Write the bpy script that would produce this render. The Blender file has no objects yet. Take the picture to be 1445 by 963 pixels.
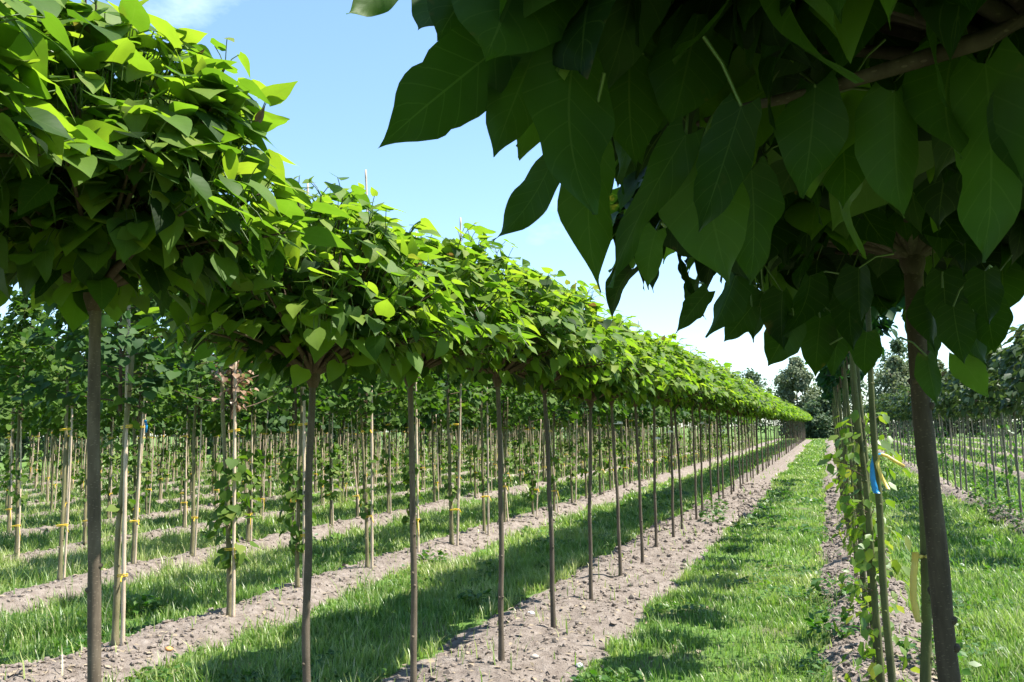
import bpy, math, random
import numpy as np
from mathutils import Matrix, Vector

random.seed(7)
RNG = np.random.default_rng(11)
D = bpy.data
scene = bpy.context.scene
COL = scene.collection

# ------------------------------------------------------------------ camera
F_PX, CX, CY, EYE = 1171.0, 722.5, 481.5, 1.65
PSI, THETA, RHO = math.radians(20.59), math.radians(6.056), math.radians(-1.0)
CAM_R = Matrix.Rotation(PSI, 3, 'Z') @ Matrix.Rotation(math.pi / 2 + THETA, 3, 'X') @ Matrix.Rotation(RHO, 3, 'Z')
cam_data = D.cameras.new('camera')
cam = D.objects.new('camera', cam_data)
COL.objects.link(cam)
cam.matrix_world = Matrix.Translation((0, 0, EYE)) @ CAM_R.to_4x4()
cam_data.sensor_width = 36.0
cam_data.sensor_fit = 'HORIZONTAL'
cam_data.lens = 36.0 * F_PX / 1445.0
cam_data.clip_start = 0.05
cam_data.clip_end = 3000
scene.camera = cam


def at(px, py, depth):
    """point seen at a photo pixel, at a depth (m) along the view axis"""
    v = CAM_R @ Vector(((px - CX) / F_PX, -(py - CY) / F_PX, -1.0)) * depth
    return np.array([v.x, v.y, v.z + EYE])


# ------------------------------------------------------------------ noise
def vnoise(x, y, seed=0):
    x = np.asarray(x, float); y = np.asarray(y, float)
    xi = np.floor(x).astype(np.int64); yi = np.floor(y).astype(np.int64)
    fx = x - xi; fy = y - yi
    fx = fx * fx * (3 - 2 * fx); fy = fy * fy * (3 - 2 * fy)

    def h(a, b):
        n = (a * 374761393 + b * 668265263 + seed * 1442695041) & 0x7fffffff
        n = ((n ^ (n >> 13)) * 1274126177) & 0x7fffffff
        n = n ^ (n >> 16)
        return (n & 0xffff) / 65535.0
    a = h(xi, yi); b = h(xi + 1, yi); c = h(xi, yi + 1); d = h(xi + 1, yi + 1)
    return (a * (1 - fx) + b * fx) * (1 - fy) + (c * (1 - fx) + d * fx) * fy


def fbm(x, y, seed=0, octv=3):
    s = 0; a = 0.5; t = 0
    for k in range(octv):
        s = s + a * vnoise(x * 2 ** k, y * 2 ** k, seed + k); t += a; a *= 0.5
    return s / t


def sstep(a, b, x):
    t = np.clip((x - a) / (b - a), 0, 1)
    return t * t * (3 - 2 * t)


# ------------------------------------------------------------------ mesh helpers
class MB:
    """collects pieces and links them as one mesh object"""
    def __init__(self):
        self.v = []; self.q = []; self.uv = []; self.r = []; self.mi = []; self.n = 0

    def add(self, v, q, uv=None, r=None, mi=0):
        v = np.asarray(v, float).reshape(-1, 3); q = np.asarray(q, np.int64).reshape(-1, 4)
        self.v.append(v); self.q.append(q + self.n)
        self.uv.append(np.zeros((len(v), 2)) if uv is None else uv)
        self.r.append(np.zeros(len(v)) if r is None else np.broadcast_to(r, (len(v),)))
        self.mi.append(np.full(len(q), mi, np.int32)); self.n += len(v)

    def mesh(self, name, mats, smooth=True):
        v = np.concatenate(self.v); q = np.concatenate(self.q)
        uv = np.concatenate(self.uv); r = np.concatenate(self.r); mi = np.concatenate(self.mi)
        me = D.meshes.new(name)
        me.vertices.add(len(v)); me.vertices.foreach_set('co', v.astype(np.float32).ravel())
        # triangles are given as quads with the last index repeated
        tri = q[:, 2] == q[:, 3]
        cnt = np.where(tri, 3, 4)
        mask = np.ones_like(q, bool); mask[:, 3] = ~tri
        loops = q[mask]
        me.loops.add(len(loops)); me.loops.foreach_set('vertex_index', loops.astype(np.int32))
        start = np.concatenate([[0], np.cumsum(cnt)[:-1]])
        me.polygons.add(len(q)); me.polygons.foreach_set('loop_start', start.astype(np.int32))
        me.polygons.foreach_set('material_index', mi)
        me.polygons.foreach_set('use_smooth', np.full(len(q), smooth))
        me.update(calc_edges=True)
        ul = me.uv_layers.new(name='UVMap')
        ul.data.foreach_set('uv', uv[loops].astype(np.float32).ravel())
        at_ = me.attributes.new('rnd', 'FLOAT', 'POINT')
        at_.data.foreach_set('value', r.astype(np.float32))
        for m in (mats if isinstance(mats, (list, tuple)) else [mats]):
            me.materials.append(m)
        return me

    def build(self, name, mats, parent=None, smooth=True):
        return link(name, self.mesh(name, mats, smooth), parent)


def link(name, me, parent=None):
    o = D.objects.new(name, me); COL.objects.link(o)
    if parent is not None:
        o.parent = parent
    return o


def nrm(a):
    return a / np.maximum(np.linalg.norm(a, axis=-1, keepdims=True), 1e-9)


def tube(mb, pts, rad, seg=8, mi=0, r=0.0, cap=True):
    pts = np.asarray(pts, float); n = len(pts)
    rad = np.broadcast_to(np.asarray(rad, float), (n,))
    tan = nrm(np.gradient(pts, axis=0))
    ref = np.array([1., 0, 0]) if abs(tan[0][0]) < 0.8 else np.array([0, 1., 0])
    a = nrm(np.cross(tan, np.broadcast_to(ref, tan.shape))); b = np.cross(tan, a)
    th = np.arange(seg) * 2 * math.pi / seg
    ring = a[:, None, :] * np.cos(th)[None, :, None] + b[:, None, :] * np.sin(th)[None, :, None]
    v = pts[:, None, :] + ring * rad[:, None, None]
    i = np.arange(n - 1)[:, None] * seg; j = np.arange(seg)[None, :]; k = (j + 1) % seg
    q = np.stack([i + j, i + k, i + seg + k, i + seg + j], -1).reshape(-1, 4)
    v = v.reshape(-1, 3)
    if cap:
        c = len(v); v = np.vstack([v, pts[0], pts[-1]])
        j = np.arange(seg); k = (j + 1) % seg; e = (n - 1) * seg
        q = np.vstack([q, np.stack([k, j, np.full(seg, c), np.full(seg, c)], -1),
                       np.stack([e + j, e + k, np.full(seg, c + 1), np.full(seg, c + 1)], -1)])
    uv = np.stack([v[:, 0] * 0, v[:, 2]], -1)
    mb.add(v, q, uv, r, mi)


def bez(p0, p1, p2, n):
    t = np.linspace(0, 1, n)[:, None]
    return (1 - t) ** 2 * np.asarray(p0) + 2 * t * (1 - t) * np.asarray(p1) + t * t * np.asarray(p2)


# ------------------------------------------------------------------ leaves
def leaf_shape(kind, rows, cols, seed):
    """one leaf: base at the origin, tip towards +Y (length 1), upper face +Z"""
    g = np.random.default_rng(seed)
    t = np.linspace(0, 1, rows)
    if kind == 'catalpa':      # broad, rounded shoulders, long drawn-out point
        tx = [0, .06, .16, .30, .45, .60, .74, .86, .94, 1.0]; w = [.22, .36, .44, .45, .40, .30, .19, .095, .038, .003]
        lobe = .10
    elif kind == 'heart':
        tx = [0, .06, .2, .4, .6, .8, .92, 1]; w = [.28, .42, .50, .47, .36, .18, .07, .005]; lobe = .14
    else:                      # narrow willow-like / generic
        tx = [0, .15, .4, .7, 1]; w = [.12, .32, .38, .24, .01]; lobe = 0
    if kind == 'catalpa' and rows >= 10:
        t = np.linspace(0, 1, rows) ** .92
        w = [.20, .33, .42, .465, .455, .385, .27, .125, .036, .002]
    if rows >= 6:
        ft = np.linspace(-.1, 1.1, 241); fw = np.interp(ft, tx, w); k_ = 1 + int(.10 / .005)
        fw = np.convolve(np.pad(fw, k_, mode='edge'), np.ones(k_) / k_, 'same')[k_:-k_]
        fw = np.minimum(fw, np.clip((1.0 - ft) * 1.6 + .002, .002, 1)); tx, w = ft, fw
    ww = np.interp(t, tx, w) * g.uniform(.9, 1.1)
    u = np.linspace(-1, 1, cols)
    T, U = np.meshgrid(t, u, indexing='ij')
    W = ww[:, None] * np.ones_like(U)
    X = U * W
    Y = T - lobe * np.abs(U) ** 1.5 * (1 - T) ** 4
    bend = g.uniform(.06, .30); fold = g.uniform(.0, .30); wav = g.uniform(.0, .035)
    if rows >= 10:
        bend = g.uniform(-.08, .55); fold = g.uniform(-.05, .5)
    ph = g.uniform(0, 6)
    tw = g.uniform(-.35, .35)
    Z = -bend * T ** 2.1 + fold * np.abs(X) * (1 - .3 * T) + wav * np.sin(T * 9 + ph + U) * np.abs(U)
    X = X + tw * .12 * T ** 3
    Z = Z + tw * X * T * .8
    if rows >= 8:
        Z = Z + .006 * np.cos(T * 30 - np.abs(U) * 5 + ph) * (1 - T) * np.abs(U) ** .5 + .02 * np.sin(T * 6 + ph * 1.7) * U * (1 - T)
        X = X * (1 + .05 * np.sin(T * 17 + ph * 2 + U * 3) + (.05 if seed % 3 else .16) * (vnoise(T * 13 + seed, U * 1.2 + seed, seed) - .5) * np.abs(U))
        Z = Z + .035 * np.sin(T * 11 + ph * 3 + np.sign(U)) * U ** 2 - .10 * np.clip(T - .78, 0, 1) * g.uniform(-1, 3)
    Y = Y * (1 - .12 * bend)
    V = np.stack([X, Y, Z], -1).reshape(-1, 3)
    i = np.arange(rows - 1)[:, None] * cols; j = np.arange(cols - 1)[None, :]
    Q = np.stack([i + j, i + j + 1, i + cols + j + 1, i + cols + j], -1).reshape(-1, 4)
    UV = np.stack([U, T], -1).reshape(-1, 2)
    return V, Q, UV


def leaf_set(kind, rows, cols, n, seed):
    return [leaf_shape(kind, rows, cols, seed + k) for k in range(n)]


def put_leaves(mb, shapes, P, A, N, S, rnd, W=None, mi=0, g=RNG):
    P = np.asarray(P, float); A = nrm(np.asarray(A, float)); N = np.asarray(N, float)
    X = nrm(np.cross(A, N)); Z = np.cross(X, A)
    S = np.asarray(S, float); W = np.ones(len(S)) if W is None else np.asarray(W, float)
    rnd = np.asarray(rnd, float)
    which = g.integers(0, len(shapes), len(P))
    for k, (V, Q, UV) in enumerate(shapes):
        s = np.where(which == k)[0]
        if not len(s):
            continue
        v = (P[s][:, None] + S[s][:, None, None] * (V[None, :, 0:1] * (X[s] * W[s][:, None])[:, None] + V[None, :, 1:2] * A[s][:, None] + V[None, :, 2:3] * Z[s][:, None]))
        q = Q[None] + (np.arange(len(s)) * len(V))[:, None, None]
        mb.add(v.reshape(-1, 3), q.reshape(-1, 4), np.tile(UV, (len(s), 1)), np.repeat(rnd[s], len(V)), mi)


HQ = leaf_set('catalpa', 17, 7, 10, 100)
MQ = leaf_set('catalpa', 7, 5, 8, 140)
LQ = leaf_set('catalpa', 4, 3, 6, 180)
HEART = leaf_set('heart', 5, 3, 6, 220)
HEART_LOW = leaf_set('heart', 3, 3, 5, 240)
SIMPLE = leaf_set('plain', 3, 3, 5, 260)


# ------------------------------------------------------------------ materials
def new_mat(name):
    m = D.materials.new(name); m.use_nodes = True
    nt = m.node_tree; nt.nodes.clear()
    return m, nt


def nd(nt, t, **kw):
    n = nt.nodes.new(t)
    for k, v in kw.items():
        if k in n.inputs:
            n.inputs[k].default_value = v
        else:
            setattr(n, k, v)
    return n


def ramp(nt, stops, interp='LINEAR'):
    n = nt.nodes.new('ShaderNodeValToRGB'); cr = n.color_ramp; cr.interpolation = interp
    while len(cr.elements) < len(stops):
        cr.elements.new(.5)
    for e, (p, c) in zip(cr.elements, stops):
        e.position = p; e.color = (*c, 1)
    return n


def math_n(nt, op, a, b=None, c=None):
    n = nt.nodes.new('ShaderNodeMath'); n.operation = op
    for i, x in enumerate((a, b, c)):
        if x is None:
            continue
        if isinstance(x, (int, float)):
            n.inputs[i].default_value = x
        else:
            nt.links.new(x, n.inputs[i])
    return n.outputs[0]


def mix_c(nt, fac, a, b, mode='MIX'):
    n = nt.nodes.new('ShaderNodeMix'); n.data_type = 'RGBA'; n.blend_type = mode
    for s, x in ((n.inputs[0], fac), (n.inputs[6], a), (n.inputs[7], b)):
        if isinstance(x, (int, float)):
            s.default_value = x
        elif isinstance(x, tuple):
            s.default_value = (*x, 1)
        else:
            nt.links.new(x, s)
    return n.outputs[2]


def leaf_mat(name, stops, trans_tint=(1.5, 1.9, .5), trans=.42, rough=.42, veins=True, spec=.4):
    m, nt = new_mat(name); L = nt.links
    a = nd(nt, 'ShaderNodeAttribute', attribute_name='rnd')
    oi = nd(nt, 'ShaderNodeObjectInfo')
    v = math_n(nt, 'ADD', a.outputs['Fac'], math_n(nt, 'MULTIPLY', math_n(nt, 'SUBTRACT', oi.outputs['Random'], .5), .08))
    r = ramp(nt, stops); L.new(v, r.inputs[0])
    col = r.outputs[0]
    tc = nd(nt, 'ShaderNodeTexCoord')
    nz = nd(nt, 'ShaderNodeTexNoise', Scale=26.0, Detail=3.0); L.new(tc.outputs['Object'], nz.inputs['Vector'])
    col = mix_c(nt, .28, col, mix_c(nt, nz.outputs['Fac'], (.45, .5, .4), (1.5, 1.45, 1.5)), 'MULTIPLY')
    bump = None
    if veins:
        sx = nd(nt, 'ShaderNodeSeparateXYZ'); L.new(tc.outputs['UV'], sx.inputs[0])
        au = math_n(nt, 'ABSOLUTE', sx.outputs[0])
        bl1 = nd(nt, 'ShaderNodeTexNoise', Scale=9.0, Detail=4.0, Roughness=.65); L.new(tc.outputs['Object'], bl1.inputs['Vector'])
        br1 = ramp(nt, [(.66, (0, 0, 0)), (.72, (1, 1, 1))]); L.new(bl1.outputs['Fac'], br1.inputs[0])
        edge = math_n(nt, 'POWER', au, 3.0)
        col = mix_c(nt, math_n(nt, 'MULTIPLY', br1.outputs[0], math_n(nt, 'ADD', math_n(nt, 'MULTIPLY', edge, .55), .12)), col, (.16, .11, .045))
        bl2 = nd(nt, 'ShaderNodeTexNoise', Scale=3.5, Detail=2.0); L.new(tc.outputs['Object'], bl2.inputs['Vector'])
        col = mix_c(nt, .5, col, mix_c(nt, bl2.outputs['Fac'], (.7, .75, .7), (1.4, 1.3, 1.2)), 'MULTIPLY')
        mid = math_n(nt, 'LESS_THAN', au, .028)
        fr = math_n(nt, 'FRACT', math_n(nt, 'MULTIPLY', math_n(nt, 'SUBTRACT', sx.outputs[1], math_n(nt, 'MULTIPLY', au, .22)), 7.0))
        lat = math_n(nt, 'MULTIPLY', math_n(nt, 'LESS_THAN', fr, .07), .6)
        vm = math_n(nt, 'MAXIMUM', mid, lat)
        col = mix_c(nt, math_n(nt, 'MULTIPLY', vm, .27), col, (.11, .17, .05))
        bump = nd(nt, 'ShaderNodeBump', Strength=.12, Distance=.003)
        bl = math_n(nt, 'ABSOLUTE', math_n(nt, 'SUBTRACT', fr, .5))
        L.new(math_n(nt, 'ADD', math_n(nt, 'MULTIPLY', bl, -1.0), math_n(nt, 'MULTIPLY', nz.outputs['Fac'], .6)), bump.inputs['Height'])
    p = nd(nt, 'ShaderNodeBsdfPrincipled', Roughness=rough)
    p.inputs['Specular IOR Level'].default_value = spec
    L.new(col, p.inputs['Base Color'])
    t = nd(nt, 'ShaderNodeBsdfTranslucent')
    L.new(mix_c(nt, 1.0, col, trans_tint, 'MULTIPLY'), t.inputs['Color'])
    if bump:
        L.new(bump.outputs[0], p.inputs['Normal'])
    mx = nd(nt, 'ShaderNodeMixShader'); mx.inputs[0].default_value = trans
    L.new(p.outputs[0], mx.inputs[1]); L.new(t.outputs[0], mx.inputs[2])
    o = nd(nt, 'ShaderNodeOutputMaterial'); L.new(mx.outputs[0], o.inputs[0])
    return m


def bark_mat(name, c0, c1, c2, scale=30., green=0.0, rough=.85):
    m, nt = new_mat(name); L = nt.links
    tc = nd(nt, 'ShaderNodeTexCoord'); oi = nd(nt, 'ShaderNodeObjectInfo')
    mp = nd(nt, 'ShaderNodeMapping'); mp.inputs['Scale'].default_value = (1, 1, .22)
    L.new(tc.outputs['Object'], mp.inputs['Vector'])
    n1 = nd(nt, 'ShaderNodeTexNoise', Scale=scale, Detail=5.0, Roughness=.65); L.new(mp.outputs[0], n1.inputs['Vector'])
    n2 = nd(nt, 'ShaderNodeTexNoise', Scale=7.0, Detail=3.0); L.new(tc.outputs['Object'], n2.inputs['Vector'])
    r = ramp(nt, [(.28, c0), (.52, c1), (.75, c2)]); L.new(n1.outputs['Fac'], r.inputs[0])
    col = mix_c(nt, .55, r.outputs[0], mix_c(nt, n2.outputs['Fac'], (.34, .34, .33), (1.65, 1.62, 1.55)), 'MULTIPLY')
    # fine lenticels, wider than high
    mp2 = nd(nt, 'ShaderNodeMapping'); mp2.inputs['Scale'].default_value = (60, 60, 190)
    L.new(tc.outputs['Object'], mp2.inputs['Vector'])
    vo = nd(nt, 'ShaderNodeTexVoronoi', Scale=1.0); L.new(mp2.outputs[0], vo.inputs['Vector'])
    len_ = math_n(nt, 'LESS_THAN', vo.outputs['Distance'], .2)
    col = mix_c(nt, math_n(nt, 'MULTIPLY', len_, .45), col, tuple(min(1, x * 1.7) for x in c2))
    col = mix_c(nt, 1.0, col, mix_c(nt, oi.outputs['Random'], (.82, .82, .82), (1.15, 1.12, 1.06)), 'MULTIPLY')
    if green:
        n3 = nd(nt, 'ShaderNodeTexNoise', Scale=3.5, Detail=3.0); L.new(tc.outputs['Object'], n3.inputs['Vector'])
        gr = ramp(nt, [(.42, (0, 0, 0)), (.62, (1, 1, 1))]); L.new(n3.outputs['Fac'], gr.inputs[0])
        col = mix_c(nt, math_n(nt, 'MULTIPLY', gr.outputs[0], green), col, (.13, .15, .04))
    b = nd(nt, 'ShaderNodeBump', Strength=.5, Distance=.004); L.new(n1.outputs['Fac'], b.inputs['Height'])
    p = nd(nt, 'ShaderNodeBsdfPrincipled', Roughness=rough); p.inputs['Specular IOR Level'].default_value = .25
    L.new(col, p.inputs['Base Color']); L.new(b.outputs[0], p.inputs['Normal'])
    o = nd(nt, 'ShaderNodeOutputMaterial'); L.new(p.outputs[0], o.inputs[0])
    return m


def plain_mat(name, c, rough=.6, var=.25, scale=40.0, trans=0.0):
    m, nt = new_mat(name); L = nt.links
    tc = nd(nt, 'ShaderNodeTexCoord')
    n1 = nd(nt, 'ShaderNodeTexNoise', Scale=scale, Detail=4.0); L.new(tc.outputs['Object'], n1.inputs['Vector'])
    col = mix_c(nt, n1.outputs['Fac'], tuple(x * (1 - var) for x in c), tuple(min(1, x * (1 + var)) for x in c))
    p = nd(nt, 'ShaderNodeBsdfPrincipled', Roughness=rough); L.new(col, p.inputs['Base Color'])
    o = nd(nt, 'ShaderNodeOutputMaterial')
    if trans:
        t = nd(nt, 'ShaderNodeBsdfTranslucent'); L.new(col, t.inputs['Color'])
        mx = nd(nt, 'ShaderNodeMixShader'); mx.inputs[0].default_value = trans
        L.new(p.outputs[0], mx.inputs[1]); L.new(t.outputs[0], mx.inputs[2]); L.new(mx.outputs[0], o.inputs[0])
    else:
        L.new(p.outputs[0], o.inputs[0])
    return m


M = {}
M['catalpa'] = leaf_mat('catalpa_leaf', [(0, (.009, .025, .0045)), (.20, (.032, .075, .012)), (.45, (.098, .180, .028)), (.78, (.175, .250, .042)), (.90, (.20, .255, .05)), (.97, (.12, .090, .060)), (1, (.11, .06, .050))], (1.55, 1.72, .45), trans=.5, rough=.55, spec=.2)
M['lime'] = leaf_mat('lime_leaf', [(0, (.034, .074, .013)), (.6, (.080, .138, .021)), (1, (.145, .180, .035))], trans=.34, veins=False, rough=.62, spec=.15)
M['katsura'] = leaf_mat('blue_green_leaf', [(0, (.024, .058, .018)), (.6, (.054, .104, .030)), (1, (.09, .14, .04))], (1.2, 1.7, .7), trans=.3, veins=False, rough=.62, spec=.15)
M['dry'] = leaf_mat('withered_leaf', [(0, (.17, .10, .055)), (.6, (.29, .185, .115)), (1, (.38, .27, .18))], (1.1, .9, .7), trans=.3, veins=False)
M['maple'] = leaf_mat('dark_maple_leaf', [(0, (.010, .036, .012)), (.7, (.020, .062, .016)), (1, (.045, .105, .02))], trans=.28, veins=False, rough=.62, spec=.15)
M['beech'] = leaf_mat('dark_purple_green_leaf', [(0, (.032, .058, .022)), (.6, (.075, .115, .045)), (.92, (.12, .16, .07)), (1, (.15, .09, .06))], (1.3, 1.4, .6), trans=.3, rough=.5, veins=False, spec=.25)
M['shoot'] = leaf_mat('pale_shoot_leaf', [(0, (.06, .13, .015)), (.6, (.12, .19, .025)), (1, (.22, .24, .06))], (1.5, 1.6, .5), trans=.42, veins=False)
M['willow'] = leaf_mat('pale_willow_leaf', [(0, (.09, .115, .06)), (.6, (.15, .18, .10)), (1, (.205, .23, .145))], (1.2, 1.3, .8), trans=.3, veins=False, rough=.62, spec=.15)
M['far'] = leaf_mat('hazed_broad_leaf', [(0, (.048, .080, .042)), (.6, (.090, .130, .068)), (1, (.13, .165, .092))], (1.2, 1.4, .7), trans=.25, veins=False, rough=.62, spec=.15)  # leaf colour lightened to carry the distance haze
M['weed'] = leaf_mat('weed_leaf', [(0, (.03, .085, .015)), (.6, (.055, .13, .02)), (1, (.12, .17, .035))], trans=.36, veins=False)
M['stalk'] = plain_mat('leaf_stalk', (.085, .14, .03), .5)
M['twig'] = bark_mat('twig_bark', (.05, .035, .022), (.085, .06, .04), (.12, .09, .06))
M['catalpa_bark'] = bark_mat('catalpa_bark', (.062, .049, .036), (.108, .087, .064), (.155, .127, .096))
M['shaded_bark'] = bark_mat('shaded_catalpa_bark', (.030, .023, .017), (.052, .041, .031), (.080, .065, .050))  # catalpa bark darkened: the overhead crown's shade is put into its colour
M['lime_bark'] = bark_mat('lime_bark', (.10, .088, .052), (.17, .15, .088), (.23, .21, .14), green=.35)
M['maple_bark'] = bark_mat('maple_bark', (.035, .040, .018), (.07, .076, .034), (.11, .112, .054), green=.5)
M['grey_bark'] = bark_mat('grey_bark', (.10, .09, .075), (.17, .155, .13), (.24, .22, .19))
M['bamboo'] = bark_mat('bamboo_cane', (.38, .29, .215), (.53, .42, .32), (.64, .52, .42), scale=18., rough=.55)
M['yellow'] = plain_mat('yellow_plastic_tie', (.75, .50, .03), .4, .12)
M['pale_yellow'] = plain_mat('pale_yellow_plastic', (.78, .62, .16), .4, .1, trans=.3)
M['blue'] = plain_mat('blue_plastic_ribbon', (.03, .33, .70), .35, .15, trans=.3)
M['white'] = plain_mat('white_plastic_label', (.75, .77, .80), .4, .05)
M['stone'] = plain_mat('pale_stone', (.40, .34, .28), .9, .3)
M['orange'] = plain_mat('orange_pebble', (.62, .30, .10), .7, .3)


def ground_material():
    m, nt = new_mat('field_ground'); L = nt.links
    a = nd(nt, 'ShaderNodeAttribute', attribute_name='soil')
    tc = nd(nt, 'ShaderNodeTexCoord')
    n1 = nd(nt, 'ShaderNodeTexNoise', Scale=11.0, Detail=8.0, Roughness=.62); L.new(tc.outputs['Object'], n1.inputs['Vector'])
    n2 = nd(nt, 'ShaderNodeTexNoise', Scale=1.3, Detail=5.0); L.new(tc.outputs['Object'], n2.inputs['Vector'])
    n3 = nd(nt, 'ShaderNodeTexNoise', Scale=70.0, Detail=6.0, Roughness=.7); L.new(tc.outputs['Object'], n3.inputs['Vector'])
    rs = ramp(nt, [(.25, (.110, .089, .074)), (.45, (.185, .155, .131)), (.60, (.236, .202, .174)), (.8, (.31, .275, .245))]); L.new(n1.outputs['Fac'], rs.inputs[0])
    soil = mix_c(nt, .5, rs.outputs[0], mix_c(nt, n3.outputs['Fac'], (.45, .43, .42), (1.5, 1.5, 1.5)), 'MULTIPLY')
    soil = mix_c(nt, .35, soil, mix_c(nt, n2.outputs['Fac'], (.6, .55, .5), (1.3, 1.3, 1.3)), 'MULTIPLY')
    rg = ramp(nt, [(.3, (.055, .115, .022)), (.55, (.10, .18, .038)), (.75, (.16, .20, .065))]); L.new(n1.outputs['Fac'], rg.inputs[0])
    rg2 = ramp(nt, [(.52, (0, 0, 0)), (.66, (1, 1, 1))]); L.new(n2.outputs['Fac'], rg2.inputs[0])
    grass = mix_c(nt, math_n(nt, 'MULTIPLY', rg2.outputs[0], .7), rg.outputs[0], (.16, .135, .09))
    f = math_n(nt, 'ADD', a.outputs['Fac'], math_n(nt, 'MULTIPLY', math_n(nt, 'SUBTRACT', n3.outputs['Fac'], .5), .9))
    mk = nd(nt, 'ShaderNodeMapRange'); mk.inputs[1].default_value = .40; mk.inputs[2].default_value = .60; L.new(f, mk.inputs[0])
    col = mix_c(nt, mk.outputs[0], grass, soil)
    b1 = nd(nt, 'ShaderNodeBump', Strength=.9, Distance=.05); L.new(n1.outputs['Fac'], b1.inputs['Height'])
    b2 = nd(nt, 'ShaderNodeBump', Strength=.8, Distance=.012); L.new(n3.outputs['Fac'], b2.inputs['Height']); L.new(b1.outputs[0], b2.inputs['Normal'])
    p = nd(nt, 'ShaderNodeBsdfPrincipled', Roughness=.95); p.inputs['Specular IOR Level'].default_value = .1
    L.new(col, p.inputs['Base Color']); L.new(b2.outputs[0], p.inputs['Normal'])
    o = nd(nt, 'ShaderNodeOutputMaterial'); L.new(p.outputs[0], o.inputs[0])
    return m


M['ground'] = ground_material()
M['grass'] = leaf_mat('grass_blade', [(0, (.080, .165, .032)), (.45, (.205, .285, .072)), (.85, (.33, .365, .13)), (1, (.44, .41, .24))], (1.1, 1.45, .6), trans=.38, rough=.4, veins=False, spec=.5)
M['straw'] = plain_mat('dry_straw_litter', (.24, .19, .125), .8, .45, 9.0)
M['clod'] = bark_mat('soil_clod', (.14, .113, .094), (.215, .178, .150), (.30, .262, .23), scale=40., rough=.95)

# ------------------------------------------------------------------ field layout
ROW1 = -2.17                                      # umbrella catalpas left of the path
ROW0 = .22                                        # row right of the path
LEFT_ROWS = [-4.87, -7.55, -10.05, -12.5] + [-15.0 - 2.5 * k for k in range(9)]
RIGHT_ROWS = [2.72, 5.25, 7.8, 10.3, 12.8]
ALL_ROWS = [ROW0, ROW1] + LEFT_ROWS + RIGHT_ROWS
ROW_END = 92.0


def row_profile(x, y):
    """soil amount and ridge height at a point"""
    x = np.asarray(x, float); y = np.asarray(y, float)
    soil = np.zeros_like(x); z = np.zeros_like(x)
    wob = (fbm(x * 1.1 + 3, y * .7, 5) - .5) * .26 + (fbm(x * 5, y * 5, 9, 2) - .5) * .22
    for xr in ALL_ROWS:
        hw, hh = (.60, .05) if xr == ROW1 else (.38, .09) if xr == ROW0 else (.27, .12) if xr > 1 else (.40, .15) if -6 < xr < 0 else (.31, .16) if xr > -9 else (.21, .12)
        if xr == ROW1:
            xr = xr + .06
        d = np.abs(x - xr + (vnoise(y * .35, xr + 0 * y, 21) - .5) * .25)
        s = sstep(hw + .09, hw - .09, d + wob)
        soil = np.maximum(soil, s)
        z = np.maximum(z, hh * np.exp(-(d / (hw * .85)) ** 4) * (.72 + .56 * fbm(y * 1.3, x * .9 + xr, 31)))
    lump = (fbm(x * 3.2, y * 3.2, 41) - .5) * .09 + (fbm(x * 11, y * 11, 47, 2) - .5) * .05
    z = z + soil * lump + (1 - soil) * (fbm(x * .9, y * .9, 51) - .5) * .05
    end = sstep(ROW_END + 3, ROW_END, y) * sstep(-42, -39, x) * sstep(16, 14.5, x) * sstep(-6, -4, y)
    return soil * end, z * end


def gz(x, y):
    return float(row_profile(np.array([x]), np.array([y]))[1][0])


def lines(lo, a, b, hi, step, grow=1.07):
    mid = list(np.arange(a, b, step)); s = step; up = []; v = mid[-1]
    while v < hi:
        s *= grow; v += s; up.append(v)
    s = step; dn = []; v = a
    while v > lo:
        s *= grow; v -= s; dn.append(v)
    return np.array(dn[::-1] + mid + up)


def make_ground():
    xs = lines(-700, -14, 3.4, 700, .05, 1.05); ys = lines(-300, 3.6, 17, 1200, .055, 1.035)
    X, Y = np.meshgrid(xs, ys, indexing='ij')
    soil, z = row_profile(X.ravel(), Y.ravel())
    n, m = len(xs), len(ys)
    i = np.arange(n - 1)[:, None] * m; j = np.arange(m - 1)[None, :]
    q = np.stack([i + j, i + m + j, i + m + j + 1, i + j + 1], -1).reshape(-1, 4)
    mb = MB(); mb.add(np.stack([X.ravel(), Y.ravel(), z], -1), q)
    o = mb.build('ground', M['ground'])
    a = o.data.attributes.new('soil', 'FLOAT', 'POINT'); a.data.foreach_set('value', soil.astype(np.float32))
    o['kind'] = 'structure'
    return o


make_ground()


def in_view(x, y, pad=.06):
    """keeps scattered stuff to a generous wedge around the view"""
    ang = np.arctan2(-x, y)
    return (ang < math.radians(20.6 + 33.5)) & (ang > math.radians(20.6 - 35)) & (y > 3.3)


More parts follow.
